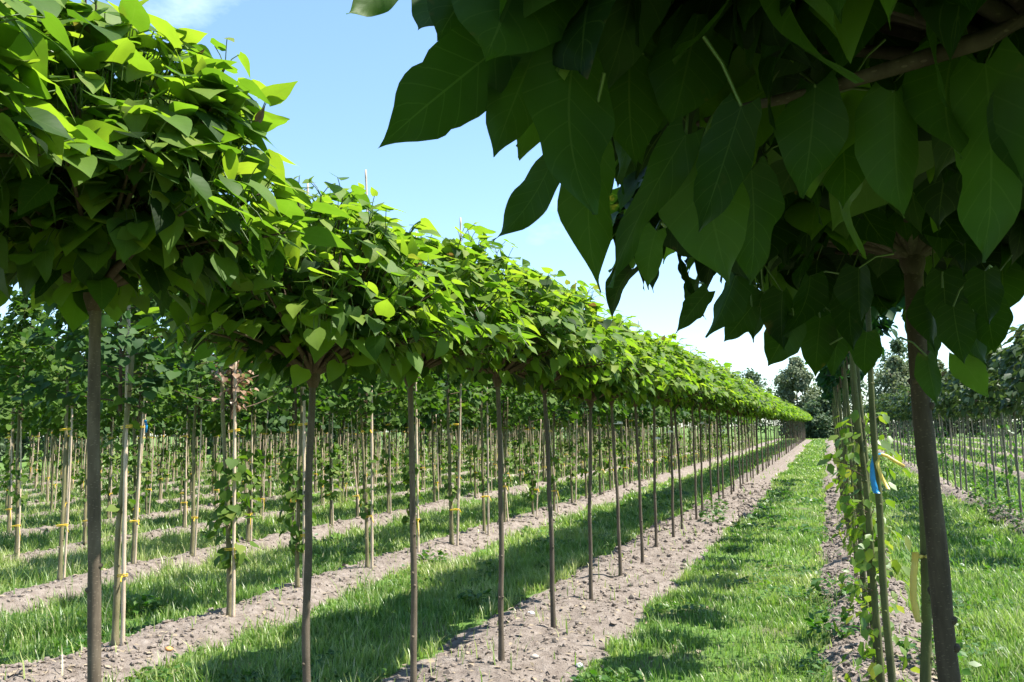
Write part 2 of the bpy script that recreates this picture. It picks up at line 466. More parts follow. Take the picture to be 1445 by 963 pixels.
def make_grass():
    g = np.random.default_rng(5); mb = MB()
    bands = [(3.4, 10, 2600, .0048, 1.0), (10, 18, 1100, .008, 1.0), (18, 32, 420, .016, 1.0), (32, 60, 120, .034, 1.1), (60, 96, 26, .07, 1.2)]
    for (y0, y1, dens, wid, hs) in bands:
        x0, x1 = -1.35 * y1 - 1, .3 * y1 + 1.2
        x0 = max(x0, -38)
        n = int((x1 - x0) * (y1 - y0) * dens)
        x = g.uniform(x0, x1, n); y = g.uniform(y0, y1, n)
        k = in_view(x, y); x = x[k]; y = y[k]
        soil, z = row_profile(x, y)
        cl = fbm(x * 1.7, y * 1.7, 61); cl2 = fbm(x * 6, y * 6, 67, 2)
        keep = (soil < np.where(x < -8.5, .55, .42) + g.normal(0, .10, len(x))) & (g.random(len(x)) < np.clip(.42 + 1.9 * (cl - .32), .06, 1))
        sparse = (soil > .5) & (g.random(len(x)) < .009)
        keep |= sparse
        x, y, z, cl, cl2, soil = (a[keep] for a in (x, y, z, cl, cl2, soil))
        n = len(x)
        h = (.03 + .15 * cl2 ** 2.2 + .07 * np.clip(cl - .45, 0, 1)) * g.uniform(.5, 1.35, n) * hs
        # ranker grass along the edges of the strips, short in the wheel tracks
        h *= np.where(soil > .06, 1.25, 1.0) * np.where((x > -1.9) & (x < .1), .85, np.where(x < -6, 1.7, 1.2))
        az = g.uniform(0, 2 * math.pi, n); lean = g.uniform(.1, .85, n)
        dx = np.cos(az); dy = np.sin(az)
        wx = -dy * wid * g.uniform(.6, 1.3, n); wy = dx * wid * g.uniform(.6, 1.3, n)
        ts = np.array([0, .5, 1.0]); ww = np.array([1, .8, .08])
        V = np.zeros((n, 6, 3))
        for i, (t, w) in enumerate(zip(ts, ww)):
            bx = x + dx * h * lean * t ** 1.8; by = y + dy * h * lean * t ** 1.8; bz = z + h * (t - .22 * lean * t * t) - (.01 if i == 0 else 0)
            V[:, 2 * i, 0] = bx - wx * w; V[:, 2 * i, 1] = by - wy * w; V[:, 2 * i, 2] = bz
            V[:, 2 * i + 1, 0] = bx + wx * w; V[:, 2 * i + 1, 1] = by + wy * w; V[:, 2 * i + 1, 2] = bz
        q = np.array([[0, 1, 3, 2], [2, 3, 5, 4]])[None] + (np.arange(n) * 6)[:, None, None]
        r = np.clip(-.12 + 1.15 * fbm(x * .9, y * .9, 71) + g.normal(0, .15, n) + .12 * (soil > .1), 0, .93)
        r = np.where(g.random(n) < .05, 1.0, r)
        mb.add(V.reshape(-1, 3), q.reshape(-1, 4), None, np.repeat(r, 6))
    o = mb.build('grass', M['grass'])
    o['kind'] = 'stuff'


def ico():
    t = (1 + 5 ** .5) / 2
    v = nrm(np.array([(-1, t, 0), (1, t, 0), (-1, -t, 0), (1, -t, 0), (0, -1, t), (0, 1, t), (0, -1, -t), (0, 1, -t), (t, 0, -1), (t, 0, 1), (-t, 0, -1), (-t, 0, 1)], float))
    f = [(0, 11, 5), (0, 5, 1), (0, 1, 7), (0, 7, 10), (0, 10, 11), (1, 5, 9), (5, 11, 4), (11, 10, 2), (10, 7, 6), (7, 1, 8), (3, 9, 4), (3, 4, 2), (3, 2, 6), (3, 6, 8), (3, 8, 9), (4, 9, 5), (2, 4, 11), (6, 2, 10), (8, 6, 7), (9, 8, 1)]
    return v, np.array([(a, b, c, c) for a, b, c in f])


ICO_V, ICO_F = ico()


def make_clods():
    g = np.random.default_rng(17); mb = MB()
    n = 260000
    y = 3.6 + 26 * g.random(n) ** 1.5; x = g.uniform(-1, 1, n)
    x = np.where(x < -.35, (x + .35) * 1.9 * y - .1 * y, (x + .35) * .3 * y - .1 * y)
    k = in_view(x, y); x = x[k]; y = y[k]
    soil, z = row_profile(x, y)
    k = (soil > .55) & (g.random(len(x)) < (.25 + .9 * fbm(x * 2.2, y * 2.2, 81)) * (1 - sstep(11, 27, y)) * np.where(x > -.6, .5, 1.0)); x, y, z = x[k], y[k], z[k]
    n = len(x)
    s = .0035 + .024 * g.random(n) ** 4.5
    s *= np.clip(y / 7, 1, 2.2)
    jit = g.uniform(.65, 1.3, (n, 12, 1)); sc = g.uniform(.6, 1.3, (n, 1, 3)); sc[:, :, 2] *= .75
    a = g.uniform(0, 6.28, n); ca, sa = np.cos(a)[:, None], np.sin(a)[:, None]
    v = ICO_V[None] * jit * sc * s[:, None, None]
    v = np.stack([v[:, :, 0] * ca - v[:, :, 1] * sa, v[:, :, 0] * sa + v[:, :, 1] * ca, v[:, :, 2]], -1)
    v = v + np.stack([x, y, z + s * .25], -1)[:, None]
    q = ICO_F[None] + (np.arange(n) * 12)[:, None, None]
    mb.add(v.reshape(-1, 3), q.reshape(-1, 4), None, np.repeat(g.random(n), 12))
    o = mb.build('soil_clods', M['clod'], smooth=False); o['kind'] = 'stuff'


def make_litter():
    g = np.random.default_rng(29)
    # broad-leaved ground cover low in the grass
    n = 90000; y = 3.6 + 22 * g.random(n) ** 1.4; x = g.uniform(-1.3, .3, n) * y
    k = in_view(x, y); x, y = x[k], y[k]; soil, z = row_profile(x, y)
    k = (soil < .5) & (fbm(x * 1.3 + 9, y * 1.3, 91) > .56); x, y, z = x[k], y[k], z[k]; n = len(x); az = g.uniform(0, 6.28, n)
    mb = MB()
    put_leaves(mb, SIMPLE[:3], np.stack([x, y, z + g.uniform(.01, .06, n)], -1), np.stack([np.cos(az), np.sin(az), g.uniform(-.1, .8, n)], -1), np.array([0, 0, 1.]) + g.normal(0, .35, (n, 3)), g.uniform(.025, .06, n) * np.clip(y / 9, 1, 2), np.clip(g.normal(.5, .25, n), 0, 1), W=g.uniform(1, 1.7, n), g=g)
    o = mb.build('ground_cover', M['weed']); o['kind'] = 'stuff'
    # fallen leaves and straw on the soil
    n = 13000; y = 3.6 + 20 * g.random(n) ** 1.4; x = g.uniform(-1.3, .3, n) * y
    k = in_view(x, y); x, y = x[k], y[k]; soil, z = row_profile(x, y)
    k = (soil > .3) | (g.random(len(x)) < .1); x, y, z = x[k], y[k], z[k]; n = len(x); az = g.uniform(0, 6.28, n)
    mb = MB()
    put_leaves(mb, SIMPLE, np.stack([x, y, z + .012], -1), np.stack([np.cos(az), np.sin(az), g.normal(0, .2, n)], -1), np.array([0, 0, 1.]) + g.normal(0, .3, (n, 3)), g.uniform(.02, .07, n), g.random(n), W=g.uniform(.12, 1.0, n), g=g)
    o = mb.build('leaf_litter', M['straw']); o['kind'] = 'stuff'


make_grass()
make_clods()
make_litter()


# ------------------------------------------------------------------ things
ONES = ['', 'first', 'second', 'third', 'fourth', 'fifth', 'sixth', 'seventh', 'eighth', 'ninth', 'tenth', 'eleventh', 'twelfth', 'thirteenth', 'fourteenth', 'fifteenth', 'sixteenth', 'seventeenth', 'eighteenth', 'nineteenth']
TENS = {2: ('twentieth', 'twenty'), 3: ('thirtieth', 'thirty'), 4: ('fortieth', 'forty'), 5: ('fiftieth', 'fifty'), 6: ('sixtieth', 'sixty'), 7: ('seventieth', 'seventy'), 8: ('eightieth', 'eighty'), 9: ('ninetieth', 'ninety')}


def nth(n):
    if n < 20:
        return ONES[n]
    t, o = divmod(n, 10)
    return TENS[t][0] if o == 0 else TENS[t][1] + '-' + ONES[o]


def empty(name):
    o = D.objects.new(name, None); COL.objects.link(o); o.empty_display_size = .2
    return o


def tag(o, label, cat, group=None):
    o['label'] = label; o['category'] = cat
    if group:
        o['group'] = group
    return o


def dup(root):
    r = root.copy(); COL.objects.link(r)
    for ch in root.children:
        c = ch.copy(); COL.objects.link(c); c.parent = r
        for gch in ch.children:
            d = gch.copy(); COL.objects.link(d); d.parent = c
    return r


def trunk_mesh(name, h, r0, r1, mat, seed, seg=10, bow=.02, knots=10, flare=True):
    g = np.random.default_rng(seed); n = 30
    t = np.linspace(0, 1, n)
    ph = g.uniform(0, 6, 4)
    env = np.sin(math.pi * np.clip(t * 1.0, 0, 1))
    x = bow * (np.sin(t * 3.1 + ph[0]) - math.sin(ph[0])) * t + .004 * np.sin(t * 17 + ph[1]) * env
    y = bow * (np.sin(t * 3.1 + ph[2]) - math.sin(ph[2])) * t + .004 * np.sin(t * 15 + ph[3]) * env
    z = t * (h + .05) - .05
    r = r0 + (r1 - r0) * t ** .8
    if flare:
        r = r * (1 + .55 * np.exp(-(t * h) / .06))
    r = r * (1 + .05 * np.sin(t * 40 + ph[1]) * g.uniform(.3, 1, n))
    mb = MB(); P = np.stack([x, y, z], -1); tube(mb, P, r, seg)
    for k in range(knots):
        i = g.integers(4, n - 1); a = g.uniform(0, 6.28); d = np.array([math.cos(a), math.sin(a), .35])
        c = P[i] + d * r[i] * .5
        tube(mb, [c, c + d * r[i] * .5, c + d * r[i] * .8], [r[i] * .6, r[i] * .48, r[i] * .22], 6)
    return mb.mesh(name, mat), P[-1]


def catalpa_crown(seed, shapes, R=.72, H=.80, shoots=64, per=5, size=(.12, .19), fringe=80, top=(0, 0, 0), seg=5, stalks=True, dark=0.0, rise=.13, shell=190, dome=(2.0, .72), cen=.08):
    """umbrella head: returns the branch mesh and the leaf mesh; origin at the graft"""
    g = np.random.default_rng(seed); top = np.array(top)
    br = MB(); lf = MB(); P = []; A = []; N = []; S = []; C = []; B = []
    under = lambda q: rise * min(q, 1.1) ** 2
    for k in range(shoots):
        az = (k * 2.39996 + g.uniform(-.3, .3)); low = k % 5 == 0
        if low:
            r = R * g.uniform(.55, 1.0); z = under(r / R) + g.uniform(.06, .22)
        else:
            r = R * math.sqrt((k + .5) / shoots) * g.uniform(.86, 1.03)
            z = H * max(.10, (1 - (min(r / R, .995)) ** dome[0])) ** dome[1] * g.uniform(.72, 1.06)
        e = np.array([r * math.cos(az), r * math.sin(az), z])
        mid = np.array([e[0] * .5, e[1] * .5, z * .32 + .06 + .05 * g.random()])
        pts = bez((0, 0, 0), mid, e, 9) + top
        tube(br, pts, np.linspace(.012 + .005 * g.random(), .0028, 9), seg, cap=False)
        o = np.array([math.cos(az), math.sin(az), 0.])
        for t in np.linspace(.42, 1.0, per):
            i = t * 8; i0 = min(int(i), 7); nodep = pts[i0] + (pts[i0 + 1] - pts[i0]) * (i - i0)
            for s_ in ((-1, 1) if t < .99 else (-1, 0, 1)):
                side = np.array([-o[1], o[0], 0]) * s_
                hgt = (nodep[2] - top[2]) / H
                pet = nrm(side * .75 + o * g.uniform(.2, 1.0) + np.array([0, 0, .55 + .3 * hgt]) + g.normal(0, .35, 3)) * g.uniform(.05, .12)
                b = nodep + pet
                droop = .20 + .34 * max(0, 1 - hgt * 1.1) + g.normal(0, .13)
                ax = nrm(o * .95 + side * .55 + g.normal(0, .32, 3)) - np.array([0, 0, droop])
                nn = np.array([.16, .05, 1.0]) + o * (.10 + .22 * (1 - hgt)) + g.normal(0, .20, 3)
                sz = g.uniform(*size) * (.8 + .4 * g.random())
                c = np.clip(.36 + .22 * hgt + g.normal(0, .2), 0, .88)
                if t > .99 and s_ == 0 and hgt > .45:
                    sz *= g.uniform(.35, .75); c = g.choice([.86, .9, .97, 1.0], p=[.45, .3, .15, .1]); ax = o * .5 + g.normal(0, .5, 3) + np.array([0, 0, .35])
                P.append(b); A.append(ax); N.append(nn); S.append(sz); C.append(c); B.append((nodep, b))
    for k in range(fringe):
        az = g.uniform(0, 6.283); r = R * (math.sqrt(g.uniform(.02, 1.08)) if k % 5 < 3 else g.uniform(cen, .62)); o = np.array([math.cos(az), math.sin(az), 0])
        z = under(r / R) + .05 + g.uniform(-.06, .14)
        b = o * r + np.array([0, 0, z]) + top
        ax = o * g.uniform(.1, 1.3) + np.array([0, 0, -.9]) + g.normal(0, .32, 3)
        nn = o + np.array([0, 0, .5]) + g.normal(0, .35, 3)
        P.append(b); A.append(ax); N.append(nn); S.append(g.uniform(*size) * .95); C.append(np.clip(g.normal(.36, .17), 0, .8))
        B.append((b + np.array([0, 0, .06]) - o * .05, b))
    for k in range(shell):
        az = g.uniform(0, 6.283); q = math.sqrt(g.uniform(0, 1)); o = np.array([math.cos(az), math.sin(az), 0])
        z = H * max(.12, (1 - min(q, .99) ** dome[0])) ** dome[1] * g.uniform(.84, 1.0)
        b = o * R * q * g.uniform(.9, 1.04) + np.array([0, 0, z]) + top
        P.append(b); A.append(o * .6 + g.normal(0, .55, 3) - np.array([0, 0, .25])); N.append(np.array([0, 0, 1.0]) + o * .2 + g.normal(0, .22, 3))
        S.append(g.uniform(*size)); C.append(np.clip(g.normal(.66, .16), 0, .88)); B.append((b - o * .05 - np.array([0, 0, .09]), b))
    put_leaves(lf, shapes, P, A, N, S, np.maximum(np.array(C) - dark, 0), g=g, W=g.uniform(.78, 1.02, len(P)))  # dark shifts leaf colour down, painting in the canopy shade of roof trees
    if stalks:
        for a, b in B:
            tube(lf, [a, (a + b) / 2 + [0, 0, .008], b], [.0024, .002, .0018], 3, mi=1, cap=False)
    # swollen graft
    tube(br, np.array([(0, 0, -.06), (0, 0, -.02), (0, 0, .03), (0, 0, .07)]) + top, [.021, .034, .034, .014], 9)
    return br.mesh('branches', M['twig']), lf.mesh('crown', [M['catalpa'], M['stalk']])


def catalpa(seed, shapes, hgt, r0, **kw):
    root = empty('catalpa_tree')
    me, top = trunk_mesh('trunk', hgt, r0, r0 * .8, M['catalpa_bark'], seed, 14, .018)
    link('trunk', me, root)
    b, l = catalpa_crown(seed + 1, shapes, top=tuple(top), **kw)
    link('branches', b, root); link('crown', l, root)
    return root


G1 = 'umbrella catalpas in the row left of the grass path'
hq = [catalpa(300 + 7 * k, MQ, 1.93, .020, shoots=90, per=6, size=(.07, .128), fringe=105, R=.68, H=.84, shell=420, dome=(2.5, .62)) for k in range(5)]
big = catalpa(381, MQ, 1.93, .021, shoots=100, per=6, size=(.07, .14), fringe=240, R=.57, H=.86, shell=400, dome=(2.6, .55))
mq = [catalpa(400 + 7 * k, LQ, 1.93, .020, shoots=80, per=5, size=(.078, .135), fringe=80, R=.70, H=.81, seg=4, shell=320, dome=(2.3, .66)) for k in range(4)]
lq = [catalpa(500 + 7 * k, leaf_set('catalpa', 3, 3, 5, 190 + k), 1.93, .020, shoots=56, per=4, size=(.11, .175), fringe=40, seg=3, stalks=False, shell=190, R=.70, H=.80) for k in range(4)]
row1_y = [.93, 2.05, 3.18, 4.17, 5.46, 6.62, 7.83, 8.97, 10.07, 11.12]
while row1_y[-1] < ROW_END - 1:
    row1_y.append(row1_y[-1] + 1.10 + .10 * math.sin(len(row1_y) * 2.3))
special = {0: 'nearest umbrella catalpa, its crown cut by the left edge and its stem out of view',
           1: 'big umbrella catalpa at the left edge with the thickest stem left of the path',
           2: 'umbrella catalpa just right of the big left one, crown low against the sky'}
used = set()
for i, y in enumerate(row1_y):
    pool = hq if i < 8 else mq if i < 24 else lq
    src = big if i < 2 else pool[(i * 3 + (i // 4)) % len(pool)]
    if id(src) in used:
        o = dup(src)
    else:
        used.add(id(src)); o = src
    x = ROW1 + (.03 * math.sin(i * 2.7) if i > 5 else 0)
    o.location = (x, y, gz(x, y))
    s = 1.0 + random.uniform(-.03, .03)
    o.rotation_euler = (random.uniform(-.006, .006), random.uniform(-.006, .006), random.uniform(0, 6.28))
    if i == 1:
        s = 1.07
    if i == 0:
        s = 1.07
    o.scale = (s, s, s)
    tag(o, special.get(i, f'{nth(i)} umbrella catalpa from the left edge in the row left of the grass path'), 'tree', G1)

for o in hq + mq + lq + [big]:
    if id(o) not in used:
        for c in list(o.children):
            D.objects.remove(c)
        D.objects.remove(o)

# ---- the two catalpas of the right-hand row that roof in the upper right of the view
def hero_leaves(lf, items, g):
    for (bx, by, tx, ty, dep, w, dt, c) in items:
        c = c * .45  # underside shade is painted into these hanging leaves
        b = at(bx, by, dep); t = at(tx, ty, dep + dt)
        L = np.linalg.norm(t - b); ax = t - b
        to_cam = nrm(np.array([0, 0, EYE]) - b)
        nn = -to_cam + g.normal(0, .45, 3) + np.array([0, 0, .35])
        width = .84 * w / F_PX * dep
        put_leaves(lf, [HQ[g.integers(0, 10)]], [b], [ax], [nn], [L * 1.03], [c], W=[width / (L * .9)], g=g)
        node = b + g.normal(0, .05, 3) + np.array([0, .04, .05])
        tube(lf, [node, (node + b) / 2 + [0, 0, .01], b], [.0026, .0022, .002], 4, mi=1, cap=False)


HERO_NEAR = [
    (700, 70, 531, 204, 1.08, 120, -.03, .30), (760, -110, 672, 140, .98, 215, .0, .35), (760, 60, 684, 232, 1.10, 92, .02, .45),
    (812, 70, 761, 318, 1.00, 135, .0, .40), (775, 235, 724, 352, 1.12, 70, .02, .40), (838, 195, 803, 412, 1.02, 108, .0, .48),
    (968, 190, 833, 402, 1.04, 72, -.02, .30), (926, 325, 900, 410, 1.10, 56, .0, .50), (985, 215, 1024, 398, 1.06, 130, .02, .52),
    (1046, 150, 985, 348, .98, 92, .0, .18), (1105, -70, 1091, 150, .92, 118, .0, .45), (1150, 120, 1143, 286, 1.02, 100, .0, .35),
    (1262, 130, 1260, 312, 1.0, 96, .0, .45), (1345, 70, 1300, 256, 1.02, 120, .0, .35), (1390, 90, 1422, 365, .96, 150, .0, .45),
    (1345, -40, 1268, 142, .95, 105, .0, .35), (560, -30, 493, 38, 1.2, 60, .0, .60), (900, -90, 890, 120, 1.0, 150, .0, .3),
    (985, 20, 950, 190, 1.08, 120, .0, .35), (890, 60, 878, 250, 1.12, 120, .0, .3), (1210, -60, 1190, 120, 1.0, 120, .0, .3),
    (1180, 160, 1215, 300, 1.12, 95, .0, .25), (1060, 240, 1075, 400, 1.2, 90, .0, .3), (1440, 130, 1465, 330, .95, 120, .0, .3),
    (690, -60, 610, 60, 1.1, 120, .0, .3), (640, -40, 596, 72, 1.15, 90, .0, .3), (845, -20, 800, 150, 1.15, 130, .0, .25)]
HERO_FAR = [
    (1335, 420, 1330, 492, 2.6, 42, .0, .3), (1365, 410, 1352, 492, 2.1, 52, .0, .25), (1395, 430, 1402, 512, 1.9, 58, .0, .3), (1440, 420, 1446, 500, 2.0, 60, .0, .3),
    (1350, 450, 1341, 520, 2.3, 42, .0, .35), (1418, 460, 1424, 528, 2.3, 44, .0, .3), (1380, 380, 1384, 470, 2.0, 60, .0, .2), (1262, 370, 1258, 450, 1.9, 56, .0, .2),
    (1225, 450, 1218, 522, 2.1, 48, .0, .35), (1150, 400, 1140, 482, 2.0, 54, .0, .25), (1120, 400, 1098, 470, 2.1, 46, .0, .3), (1245, 400, 1240, 490, 2.0, 56, .0, .2), (1445, 380, 1440, 460, 1.8, 62, .0, .2), (1190, 380, 1182, 470, 2.0, 56, .0, .2),
    (1045, 395, 993, 452, 1.9, 36, .0, .3), (1085, 375, 1051, 466, 1.9, 58, .0, .35), (1165, 440, 1118, 514, 2.0, 56, .0, .4),
    (1268, 462, 1254, 526, 2.0, 46, .0, .45), (1352, 500, 1362, 570, 2.0, 34, .0, .5), (1396, 500, 1437, 558, 2.0, 44, .0, .85),  # lightest leaf here has its partly sunlit look put into its colour
    (1200, 440, 1188, 524, 2.1, 56, .0, .4), (1105, 420, 1062, 470, 2.0, 44, .0, .3), (1342, 470, 1344, 535, 2.6, 32, .0, .35), (1420, 440, 1415, 520, 2.0, 56, .0, .4)]


def roof_tree(seed, x, y, hgt, r0, heroes, label, limb=None, **kw):
    root = empty('catalpa_tree'); g = np.random.default_rng(seed)
    z0 = gz(x, y)
    me, top = trunk_mesh('trunk', hgt, r0, r0 * .78, M['catalpa_bark'], seed, 20, .028, 12)
    me.materials[0] = M['shaded_bark']
    link('trunk', me, root)
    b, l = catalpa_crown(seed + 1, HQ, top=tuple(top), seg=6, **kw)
    b.materials[0] = M['shaded_bark']
    link('branches', b, root)
    crown = link('crown', l, root)
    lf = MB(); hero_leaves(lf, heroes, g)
    lf.v = [v - np.array([x, y, z0]) for v in lf.v]
    tmp = lf.mesh('crown_heroes', [M['catalpa'], M['stalk']])
    # join the hanging outer leaves to the crown mesh
    import bmesh
    bm = bmesh.new(); bm.from_mesh(l); bm.from_mesh(tmp); bm.to_mesh(l); bm.free(); D.meshes.remove(tmp)
    if limb is not None:
        lb = MB(); P = np.array([at(*p) for p in limb]) - np.array([x, y, z0])
        P = np.vstack([np.array(top) + [0, 0, -.01], P])
        tube(lb, P, np.linspace(.015, .004, len(P)), 9)
        link('limb', lb.mesh('limb', M['shaded_bark']), root)
    root.location = (x, y, z0)
    tag(root, label, 'tree', 'catalpas in the row right of the grass path')
    return root


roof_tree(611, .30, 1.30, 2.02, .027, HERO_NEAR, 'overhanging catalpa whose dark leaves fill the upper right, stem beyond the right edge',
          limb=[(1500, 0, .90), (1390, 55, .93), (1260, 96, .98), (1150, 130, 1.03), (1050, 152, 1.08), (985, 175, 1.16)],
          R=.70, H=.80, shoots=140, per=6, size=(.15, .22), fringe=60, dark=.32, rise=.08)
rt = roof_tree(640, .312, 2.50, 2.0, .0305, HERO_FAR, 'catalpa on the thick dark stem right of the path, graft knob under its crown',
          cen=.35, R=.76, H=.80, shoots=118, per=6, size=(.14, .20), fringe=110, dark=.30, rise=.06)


rt.rotation_euler.y = -.04

# ---- slim young trees with stakes, left rows
def round_crown(seed, shapes, mat, z0, z1, R, n, size, shoots=18, egg=.45, taper=1.0):
    """loose egg-shaped head of small leaves around a leader"""
    g = np.random.default_rng(seed); br = MB(); lf = MB(); P = []; A = []; N = []; S = []; C = []
    tube(br, [(0, 0, z0 - .05), (.01, 0, (z0 + z1) / 2), (0, .01, z1 - .1)], [.012, .008, .003], 5, cap=False)
    for k in range(shoots):
        t = (k + .5) / shoots; zz = z0 + (z1 - z0) * t * .85; az = k * 2.4 + g.uniform(-.4, .4)
        rr = R * (math.sin(math.pi * min(1, (t * .92 + .10)) ** egg) * .8 + .25) * g.uniform(.65, 1.12)
        e = np.array([rr * math.cos(az), rr * math.sin(az), zz + g.uniform(.05, .30) * (z1 - z0) * .5])
        pts = bez((0, 0, zz), (e[0] * .6, e[1] * .6, zz + .05), e, 6)
        tube(br, pts, np.linspace(.006, .0018, 6), 4, cap=False)
        m = max(3, n // shoots)
        for q in range(m):
            u = g.uniform(.25, 1.08); i = min(u, .999) * 5; i0 = int(i)
            p = pts[i0] + (pts[i0 + 1] - pts[i0]) * (i - i0) + g.normal(0, .045, 3) * (R / .42)
            o = nrm(np.array([math.cos(az), math.sin(az), 0]) + g.normal(0, .6, 3))
            P.append(p); A.append(o * .8 + np.array([0, 0, -.55]) + g.normal(0, .3, 3)); N.append(np.array([0, 0, 1.]) + o * .6 + g.normal(0, .45, 3))
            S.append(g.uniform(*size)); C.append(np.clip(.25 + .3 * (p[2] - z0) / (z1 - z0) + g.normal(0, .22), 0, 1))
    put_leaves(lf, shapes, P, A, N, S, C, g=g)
    return br.mesh('branches', M['twig']), lf.mesh('crown', mat)


def shoots_mesh(seed, spans, n, mat, size=(.05, .085), spread=.11, shapes=HEART):
    """leafy shoots growing straight from the stem"""
    g = np.random.default_rng(seed); mb = MB(); P = []; A = []; N = []; S = []; C = []
    for (a, b, wgt) in spans:
        for k in range(int(n * wgt)):
            z = g.uniform(a, b); az = g.uniform(0, 6.28); o = np.array([math.cos(az), math.sin(az), 0.])
            r = .02 + spread * g.random() ** .8 * (.5 + .5 * math.sin(math.pi * (z - a) / (b - a)))
            p = o * r + np.array([0, 0, z]); P.append(p)
            A.append(o * .6 + np.array([0, 0, -.6]) + g.normal(0, .35, 3)); N.append(o + np.array([0, 0, .9]) + g.normal(0, .4, 3))
            S.append(g.uniform(*size)); C.append(np.clip(g.normal(.5, .25), 0, 1))
            if k % 4 == 0:
                tube(mb, [(0, 0, z - .07), o * r * .6 + np.array([0, 0, z - .02]), p], [.003, .002, .0015], 3, mi=1, cap=False)
    put_leaves(mb, shapes, P, A, N, S, C, g=g)
    return mb.mesh('stem_foliage', [mat, M['twig']])


ls_trunks = [trunk_mesh('trunk', 2.15, .020 + .002 * k, .013, M['lime_bark'], 700 + k, 8, .03, 12)[0] for k in range(4)]
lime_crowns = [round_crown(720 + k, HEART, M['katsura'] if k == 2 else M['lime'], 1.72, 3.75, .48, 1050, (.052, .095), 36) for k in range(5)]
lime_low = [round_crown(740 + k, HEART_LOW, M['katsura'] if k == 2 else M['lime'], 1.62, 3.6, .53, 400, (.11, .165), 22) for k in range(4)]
shoot_full = [shoots_mesh(760 + k, [(.25 + .1 * k, .95, .6), (.9, 1.35, .4)], 80, M['lime'], (.06, .10), .13) for k in range(3)]
shoot_mid = [shoots_mesh(770 + k, [(.6, 1.2 + .2 * k, .7), (1.5, 1.9, .3)], 45, M['lime'], (.05, .085), .09) for k in range(3)]
shoot_few = [shoots_mesh(780 + k, [(.9, 1.9, 1)], 14, M['lime'], (.05, .08), .06) for k in range(2)]
low_shoot = [shoots_mesh(790 + k, [(.45, 1.15, .8), (1.3, 1.9, .2)], 34, M['lime'], (.08, .12), .13, HEART_LOW) for k in range(2)]
dry_crown = shoots_mesh(799, [(1.75, 2.1, .35), (2.0, 2.4, .4), (2.3, 2.8, .25)], 150, M['dry'], (.035, .062), .15)


def cane_mesh(seed, h, r=.0118):
    g = np.random.default_rng(seed); mb = MB(); n = int(h / .24) * 3
    t = np.linspace(0, 1, n); z = t * (h + .06) - .06
    rr = r * (1 - .3 * t) * np.where(np.arange(n) % 3 == 1, 1.14, 1.0)
    ph = g.uniform(0, 6); b = .012 * h / 2
    tube(mb, np.stack([b * np.sin(t * 3 + ph) - b * math.sin(ph), b * np.cos(t * 2.4 + ph) - b * math.cos(ph), z], -1), rr, 7)
    return mb.mesh('bamboo_stake', M['bamboo'])


def tie_mesh(seed, z, gap, tail=True):
    """plastic tie looped round cane and stem (the stem stands at local -x)"""
    g = np.random.default_rng(seed); mb = MB()
    for dz in (-.006, .007):
        th = np.linspace(0, 2 * math.pi, 15)
        x = -gap / 2 + (gap / 2 + .022) * np.cos(th); y = .024 * np.sin(th)
        tube(mb, np.stack([x, y, z + dz + .006 * np.cos(th)], -1), .0042, 5, cap=False)
    if tail:
        e = g.uniform(-1, 1)
        tube(mb, [(.014, -.022, z), (.03, -.04, z + .01 * e), (.05, -.06, z - .06 + .05 * e), (.062, -.062, z - .10 + .12 * e)], .0042, 5)
    return mb.mesh('tie', M['yellow'])


canes = {'short': [cane_mesh(820 + k, 1.72 + .06 * k) for k in range(3)], 'tall': [cane_mesh(830 + k, 4.05 + .22 * k, .0155) for k in range(3)], 'mid': [cane_mesh(840 + k, 2.35) for k in range(2)]}
ties_low = [tie_mesh(850 + k, .40 + .08 * k, .085) for k in range(3)]
ties_high = [tie_mesh(860 + k, 1.50 + .06 * k, .085, k == 0) for k in range(3)]
tag_mb = MB()
tube(tag_mb, [(.02, -.02, 1.62), (.05, -.05, 1.64), (.075, -.06, 1.58), (.078, -.06, 1.50)], [.004, .012, .014, .010], 5)
blue_tag_me = tag_mb.mesh('blue_ribbon', M['blue'])


